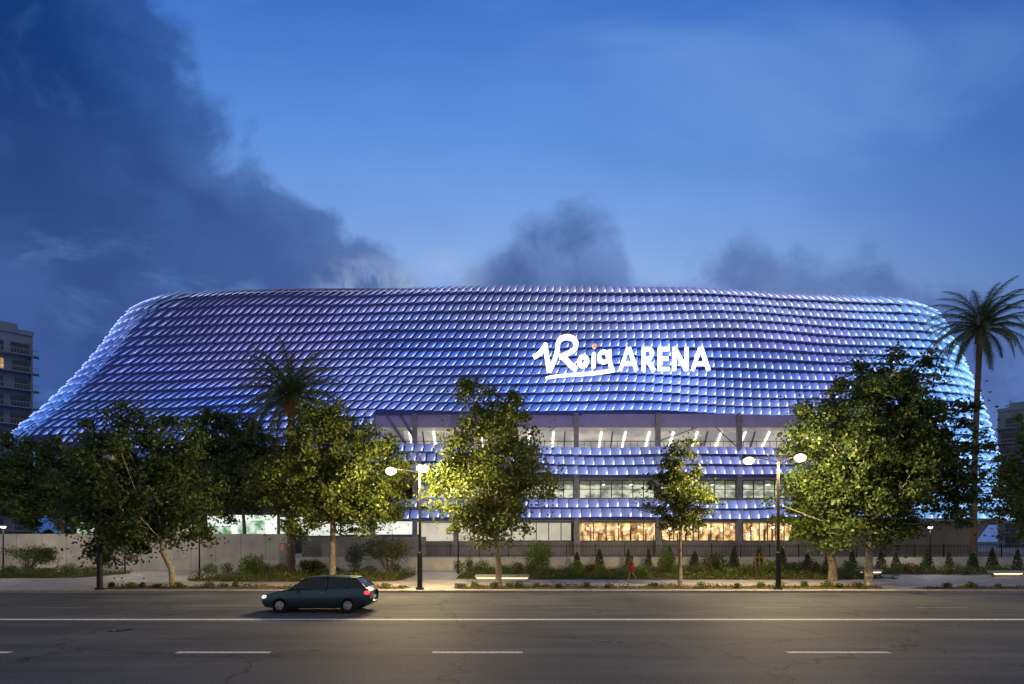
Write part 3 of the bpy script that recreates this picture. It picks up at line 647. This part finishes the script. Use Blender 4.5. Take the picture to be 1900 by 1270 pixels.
# ---------------------------------------------------------------- person
dP=39.0; xP=PX(1172,dP); o=(xP,dP,0.13)
skin=mat('skin',(0.42,0.25,0.17),0.6,var=0.05); M['red']=mat('red_cloth',(0.55,0.03,0.025),0.8,scale=20); M['hair']=mat('dark_hair',(0.03,0.02,0.015),0.6)
per=root('person',o,'pedestrian in red dress walking along the planting','person')
J=[((0,0,.92),.13),((0,0,1.12),.115),((0,0,1.33),.125),((0,0,1.45),.055),((0,0,1.56),.085),((-.01,0,1.66),.07),
 ((0,-.15,1.38),.05),((.10,-.19,1.12),.038),((-.02,-.2,.92),.028),((-.05,-.2,.84),.03),
 ((0,.15,1.38),.05),((-.08,.19,1.12),.038),((-.22,.2,.95),.028),((-.27,.2,.88),.03),
 ((0,-.09,.86),.085),((-.17,-.09,.50),.055),((-.22,-.09,.10),.035),((-.38,-.09,.03),.03),
 ((0,.09,.86),.085),((.08,.09,.50),.055),((.34,.09,.16),.035),((.28,.09,.03),.03)]
E=[(0,1),(1,2),(2,3),(3,4),(4,5),(2,6),(6,7),(7,8),(8,9),(2,10),(10,11),(11,12),(12,13),(0,14),(14,15),(15,16),(16,17),(0,18),(18,19),(19,20),(20,21)]
me=bpy.data.meshes.new('body'); me.from_pydata([j[0] for j in J],E,[]); tmp=bpy.data.objects.new('tmpbody',me); COL.objects.link(tmp)
sk=tmp.modifiers.new('s','SKIN'); 
for i,j in enumerate(J): me.skin_vertices[0].data[i].radius=(j[1],j[1]); me.skin_vertices[0].data[i].use_root=(i==0)
ss=tmp.modifiers.new('d','SUBSURF'); ss.levels=2; ss.render_levels=2
dg=bpy.context.evaluated_depsgraph_get(); nm=bpy.data.meshes.new_from_object(tmp.evaluated_get(dg)); bpy.data.objects.remove(tmp)
nm.materials.clear(); nm.materials.append(skin); nm.name='body'; bo=bpy.data.objects.new('body',nm); COL.objects.link(bo); bo.parent=per
b=MB(); n=16
rings=[(1.42,.07,.10),(1.36,.13,.19),(1.2,.14,.17),(1.03,.13,.155),(.9,.18,.19),(.62,.27,.24)]
vs=[];fs=[]
for z,rx,ry in rings:
    for j in range(n): t=2*math.pi*j/n; vs.append((rx*math.cos(t),ry*math.sin(t),z))
for i in range(len(rings)-1):
    for j in range(n): k=(j+1)%n; fs.append((i*n+j,(i+1)*n+j,(i+1)*n+k,i*n+k))
b.add(vs,fs); b.make('dress',M['red'],(0,0,0),per,True)
b=MB(); b.ell((0.03,0,1.62),(.10,.10,.11)); b.ell((0.07,0,1.50),(.05,.08,.12)); b.make('hair',M['hair'],(0,0,0),per,True)

# ---------------------------------------------------------------- car
xc=PX(597,22.6); yc=22.6; oc=(xc,yc,0)
paint=mat('teal_car_paint',(0.04,0.085,0.105),0.3,0.5,var=0.05); glassd=mat('car_glass',(0.02,0.025,0.03),0.08,0.3,var=0.05)
M['rubber']=mat('rubber',(0.02,0.02,0.02),0.85); M['rim']=mat('alloy',(0.45,0.45,0.47),0.3,0.9)
M['tail']=mat('tail_red',(0.5,0.02,0.02),0.3,em=(1,0.03,0.05),es=3.0,var=0); M['headl']=mat('head_white',(0.9,0.9,0.9),0.3,em=(1,0.95,0.85),es=4.0,var=0)
car=root('car',oc,'dark teal hatchback driving with lights on','car')
st=[(-2.2,.68,.34,.58),(-2.08,.80,.24,.70),(-1.8,.86,.20,.80),(-1.35,.88,.19,.88),(-.95,.89,.19,.95),(-.2,.90,.19,.97),(.8,.90,.19,1.0),(1.6,.89,.20,1.02),(1.95,.86,.24,1.02),(2.12,.80,.30,.98),(2.2,.72,.42,.86)]
b=MB(); vs=[];fs=[]
for (x,w,zb,zt) in st:
    ring=[(-w*.85,zb),(-w,zb+.14),(-w*1.01,(zb+zt)/2+.05),(-w*.96,zt-.06),(-w*.84,zt),(0,zt+.025),(w*.84,zt),(w*.96,zt-.06),(w*1.01,(zb+zt)/2+.05),(w,zb+.14),(w*.85,zb)]
    vs+=[(x,y,z) for y,z in ring]
m_=11
for i in range(len(st)-1):
    for j in range(m_): k=(j+1)%m_; fs.append((i*m_+j,i*m_+k,(i+1)*m_+k,(i+1)*m_+j))
fs.append(tuple(range(m_))); fs.append(tuple(range((len(st)-1)*m_,len(st)*m_))[::-1]); b.add(vs,fs)
rv=[]; 
for x,w,z in ((-.38,.60,1.41),(-.1,.63,1.455),(.6,.64,1.475),(1.3,.62,1.45),(1.62,.58,1.40)):
    rv+=[(x,-w,z-.03),(x,-w*.8,z),(x,0,z+.02),(x,w*.8,z),(x,w,z-.03)]
b.add(rv,[(i*5+j,i*5+j+1,(i+1)*5+j+1,(i+1)*5+j) for i in range(4) for j in range(4)])
for s in (-1,1):
    for p,q in (((-1.05,.79*s,.94),(-.36,.61*s,1.41)),((.45,.82*s,.97),(.45,.64*s,1.44)),((1.25,.81*s,.99),(1.35,.62*s,1.43)),((2.05,.74*s,.98),(1.6,.59*s,1.39))): b.tube([p,q],[.045,.035],6)
b.make('body',paint,(0,0,0),car,True)
b=MB(); b.quad((-1.02,-.76,.955),(-1.02,.76,.955),(-.38,.59,1.40),(-.38,-.59,1.40)); b.make('windscreen',glassd,(0,0,0),car)
b=MB(); b.quad((2.06,-.72,.985),(2.06,.72,.985),(1.61,.57,1.385),(1.61,-.57,1.385)); b.make('rear_window',glassd,(0,0,0),car)
for s in (-1,1):
    for xa,xb,xc_,xd in ((-.98,.44,.44,-.36),(.46,1.98,1.58,.46)):
        b=MB(); b.quad((xa,.79*s,.965),(xb,.79*s,.98),(xc_,.615*s,1.41),(xd,.615*s,1.41)); b.make('side_window',glassd,(0,0,0),car)
    for x in (.3,1.35):
        b=MB(); b.box(x,x+.16,min(.89*s,.93*s),max(.89*s,.93*s),.80,.83); b.make('door_handle',M['rim'],(0,0,0),car)
    b=MB(); b.ell((-.72,.98*s,1.0),(.08,.11,.07)); b.make('wing_mirror',paint,(0,0,0),car,True)
    b=MB(); b.ell((-2.02,.66*s,.64),(.17,.15,.07)); b.make('headlight',M['headl'],(0,0,0),car,True)
    b=MB(); b.ell((2.08,.70*s,.82),(.13,.17,.09)); b.make('tail_light',M['tail'],(0,0,0),car,True)
    for x in (-1.38,1.36):
        y=s*.80; rt2=MB(); rt2.tube([(x,y-.11,.32),(x,y-.10,.32),(x,y+.10,.32),(x,y+.11,.32)],[.28,.32,.32,.28],24); y2=s*.915
        w=root('wheel',(0,0,0),None,None); w.parent=car
        rt2.make('tyre',M['rubber'],(0,0,0),w,True)
        b=MB(); b.tube([(x,y2-s*.03,.32),(x,y2,.32)],[.2,.17],20)
        for q in range(5): a=q*1.2566; b.tube([(x,y2+s*.01,.32),(x+.18*math.cos(a),y2+s*.005,.32+.18*math.sin(a))],[.03,.02],5)
        b.make('rim',M['rim'],(0,0,0),w)
b=MB(); b.box(2.205,2.215,-.26,.26,.55,.66); b.make('number_plate',M['paint'],(0,0,0),car)

# ---------------------------------------------------------------- background buildings
def block(name,corner,W,D,z1,fh,nwin,lab,litp,rot,side):
    rt=root(name,(corner[0],corner[1],0),lab,'building'); rt.rotation_euler=(0,0,rot)
    x0,x1=(-W,0) if side<0 else (0,W); o=(0,0,0)
    b=MB(); b.box(x0,x1,0,D,0,z1); b.box(x0+2,x1-2,2,D-2,z1,z1+1.8); b.box(x0-.2,x1+.2,-.25,-.01,z1-.5,z1+.3); b.make('wall',M['white'],o,rt)
    nf=int((z1-5)/fh); wd=(x1-x0)/nwin; cnt=0
    for fl in range(nf,-1,-1):
        z=z1-1.2-fh*(nf-fl+1)
        if z<0.5: break
        for i in range(nwin):
            if cnt>95: break
            wv=random.choice((0.12,0.2,0.3)); xa=x0+wd*(i+wv); xb=x0+wd*(i+0.86); b=MB(); b.box(xa,xb,-0.05,0.1,z+0.2,z+fh*0.72)
            b.make('window',M['litwin'] if random.random()<litp else M['darkwin'],o,rt); cnt+=1
        b=MB(); b.box(x0-0.3,x1+0.9,-1.6,-0.06,z-0.12,z+0.06); b.box(x0-0.3,x1+0.9,-1.6,-1.56,z+0.85,z+0.95)
        q=x0
        while q<x1+0.8: b.box(q,q+0.05,-1.59,-1.57,z+.061,z+.849); q+=0.4
        for i in range(0,nwin+1,2): b.box(x0+wd*i-.1,x0+wd*i+.1,-1.5,-0.06,z+.061,z+fh-.16)
        b.make('balcony',M['white'],o,rt)
block('apartment_building',(PX(60,95),95),26,12,39.5,3.05,8,'pale apartment block with stacked balconies and lit windows',0.22,math.radians(41),-1)
block('office_building',(PX(1852,132),132),40,12,35.0,3.6,9,'pale block with dark blue window bands',0.06,math.radians(-42),1)

# ---------------------------------------------------------------- world
w=bpy.data.worlds.new('World'); scene.world=w; w.use_nodes=True; nt=w.node_tree; nt.nodes.clear()
out=nt.nodes.new('ShaderNodeOutputWorld'); bg=nt.nodes.new('ShaderNodeBackground'); nt.links.new(bg.outputs[0],out.inputs[0])
tc=nt.nodes.new('ShaderNodeTexCoord'); sp=nt.nodes.new('ShaderNodeSeparateXYZ'); nt.links.new(tc.outputs['Generated'],sp.inputs[0])
def MT(op,a,b_=None,c=None,clamp=False):
    n=nt.nodes.new('ShaderNodeMath'); n.operation=op; n.use_clamp=clamp
    for i,v in enumerate((a,b_,c)):
        if v is None: continue
        if isinstance(v,(int,float)): n.inputs[i].default_value=v
        else: nt.links.new(v,n.inputs[i])
    return n.outputs[0]
def SS(v,a,b_,lo=0.0,hi=1.0):
    n=nt.nodes.new('ShaderNodeMapRange'); n.interpolation_type='SMOOTHSTEP'; nt.links.new(v,n.inputs[0])
    for i,q in enumerate((a,b_,lo,hi)): n.inputs[i+1].default_value=q
    return n.outputs[0]
yy=MT('MAXIMUM',sp.outputs['Y'],0.12); U=MT('DIVIDE',sp.outputs['X'],yy); V=MT('DIVIDE',sp.outputs['Z'],yy)
cb=nt.nodes.new('ShaderNodeCombineXYZ'); nt.links.new(U,cb.inputs[0]); nt.links.new(V,cb.inputs[1])
def NZ(scale,det,off=0.0,rough=0.55,dist=0.0,sx=1,sy=1):
    mp=nt.nodes.new('ShaderNodeMapping'); mp.inputs['Location'].default_value=(off,off*0.7,0); mp.inputs['Scale'].default_value=(sx,sy,1); nt.links.new(cb.outputs[0],mp.inputs[0])
    n=nt.nodes.new('ShaderNodeTexNoise'); n.inputs['Scale'].default_value=scale; n.inputs['Detail'].default_value=det; n.inputs['Roughness'].default_value=rough; n.inputs['Distortion'].default_value=dist
    nt.links.new(mp.outputs[0],n.inputs['Vector']); return n.outputs['Fac']
def CURVE(v,pts,x0,x1):
    fc=nt.nodes.new('ShaderNodeFloatCurve'); vv=MT('DIVIDE',MT('SUBTRACT',v,x0),x1-x0,clamp=True); nt.links.new(vv,fc.inputs['Value'])
    cu=fc.mapping.curves[0]; P=[((a-x0)/(x1-x0),c) for a,c in pts]
    cu.points[0].location=P[0]; cu.points[1].location=P[-1]
    for p in P[1:-1]: cu.points.new(*p)
    fc.mapping.update(); return fc.outputs[0]
n_big=NZ(2.6,7,0.0,0.5,0.3); n_mid=NZ(6.5,9,3.3,0.58,0.3); n_low=NZ(1.3,4,8.0,sx=0.7); n_fine=NZ(13.0,8,6.1,0.55,0.2)
ue=MT('SUBTRACT',CURVE(V,[(0.40,0.88),(0.505,0.82),(0.585,0.74),(0.625,0.67),(0.675,0.56),(0.785,0.48),(0.905,0.40),(1.005,0.34),(1.4,0.15)],0.40,1.4),1.0)
e1=MT('SUBTRACT',ue,U)
e1=MT('ADD',e1,MT('MULTIPLY',MT('SUBTRACT',n_mid,0.5),0.26)); e1=MT('ADD',e1,MT('MULTIPLY',MT('SUBTRACT',n_big,0.5),0.16)); e1=MT('ADD',e1,MT('MULTIPLY',MT('SUBTRACT',n_fine,0.5),0.07))
m1=MT('ADD',MT('MULTIPLY',SS(e1,-0.025,0.055),0.64),MT('MULTIPLY',SS(e1,-0.04,0.25),0.36))
vt=CURVE(U,[(-0.2,0.45),(-0.12,0.48),(-0.06,0.52),(-0.01,0.57),(0.03,0.62),(0.06,0.60),(0.11,0.61),(0.16,0.605),(0.20,0.58),(0.24,0.50),(0.36,0.50),(0.43,0.54),(0.48,0.515),(0.55,0.525),(0.61,0.50),(0.68,0.53),(0.73,0.49),(0.8,0.48),(1.0,0.47)],-0.2,1.0)
e2=MT('SUBTRACT',vt,V); e2=MT('ADD',e2,MT('MULTIPLY',MT('SUBTRACT',n_mid,0.5),0.17)); e2=MT('ADD',e2,MT('MULTIPLY',MT('SUBTRACT',n_fine,0.5),0.09))
m2=MT('ADD',MT('MULTIPLY',SS(e2,-0.03,0.05),0.5),MT('MULTIPLY',SS(e2,-0.03,0.13),0.36))
m2=MT('MULTIPLY',m2,SS(U,0.32,0.5,1.0,0.82))
def RGB(c): 
    n=nt.nodes.new('ShaderNodeRGB'); n.outputs[0].default_value=c+(1,); return n.outputs[0]
def MX(f,a,b_,t='MIX'): return mixc(nt,t,f,a,b_)
r=nt.nodes.new('ShaderNodeValToRGB'); el=r.color_ramp.elements
nt.links.new(MT('DIVIDE',V,2.0,clamp=True),r.inputs['Fac'])
el[0].position=0.0; el[0].color=(0.14,0.22,0.42,1); el[1].position=0.235; el[1].color=(0.28,0.44,0.77,1)
for p,c in ((0.30,(0.20,0.38,0.79,1)),(0.38,(0.12,0.295,0.75,1)),(0.5,(0.055,0.175,0.58,1)),(0.8,(0.05,0.12,0.36,1))): e=el.new(p); e.color=c
clear=r.outputs['Color']
clear=MX(SS(U,0.30,1.0,0.0,0.6),clear,RGB((0.022,0.085,0.34)))
clear=MX(MT('MULTIPLY',SS(n_low,0.42,0.7),0.35),clear,RGB((0.05,0.15,0.47)))
clear=MX(MT('MULTIPLY',SS(NZ(2.2,6,5.0,0.5,0.5,0.5,1.4),0.48,0.75),0.4),clear,RGB((0.20,0.38,0.80)))
lc=MX(SS(V,0.45,0.95),RGB((0.048,0.105,0.32)),RGB((0.006,0.036,0.175)))
lc=MX(MT('MULTIPLY',SS(n_big,0.40,0.68),0.5),lc,RGB((0.010,0.036,0.15)))
lc=MX(MT('MULTIPLY',SS(n_mid,0.48,0.72),0.35),lc,RGB((0.05,0.14,0.40)))
wisp=MT('MULTIPLY',SS(NZ(4.0,8,1.7,0.6,0.4,0.6,1.4),0.50,0.66),SS(V,0.66,0.48,0.0,0.6))
lc=MX(wisp,lc,RGB((0.15,0.28,0.57)))
pc=MX(SS(n_mid,0.38,0.62),RGB((0.095,0.165,0.43)),RGB((0.045,0.090,0.28)))
glow=MT('MULTIPLY',SS(V,0.56,0.46),MT('MULTIPLY',SS(U,-0.42,-0.28),SS(U,-0.02,-0.14)))
sky=MX(m2,clear,pc); sky=MX(MT('MULTIPLY',m1,0.97),sky,lc)
sky=MX(MT('MULTIPLY',MT('MULTIPLY',glow,SS(n_mid,0.42,0.60)),0.85),sky,RGB((0.42,0.53,0.78)))
fill_back=SS(sp.outputs['Y'],0.25,-0.25); fill_top=SS(sp.outputs['Z'],0.72,0.95)  # unseen sky overhead and behind the camera brightened as added fill light
sky=MX(MT('MULTIPLY',fill_top,0.7),sky,RGB((0.22,0.26,0.36)))
sky=MX(fill_back,sky,RGB((0.34,0.33,0.37)))
nt.links.new(sky,bg.inputs['Color']); bg.inputs['Strength'].default_value=1.0

# ---------------------------------------------------------------- camera
cd=bpy.data.cameras.new('Camera'); cam=bpy.data.objects.new('Camera',cd); COL.objects.link(cam)
cam.location=(0,0,H); cam.rotation_euler=(math.pi/2,0,0); cd.sensor_width=36; cd.lens=36*F/1900; cd.shift_y=(YH-635)/1900; cd.clip_end=6000
scene.camera=cam
scene.view_settings.view_transform='Standard'; scene.view_settings.look='None'; scene.view_settings.exposure=0
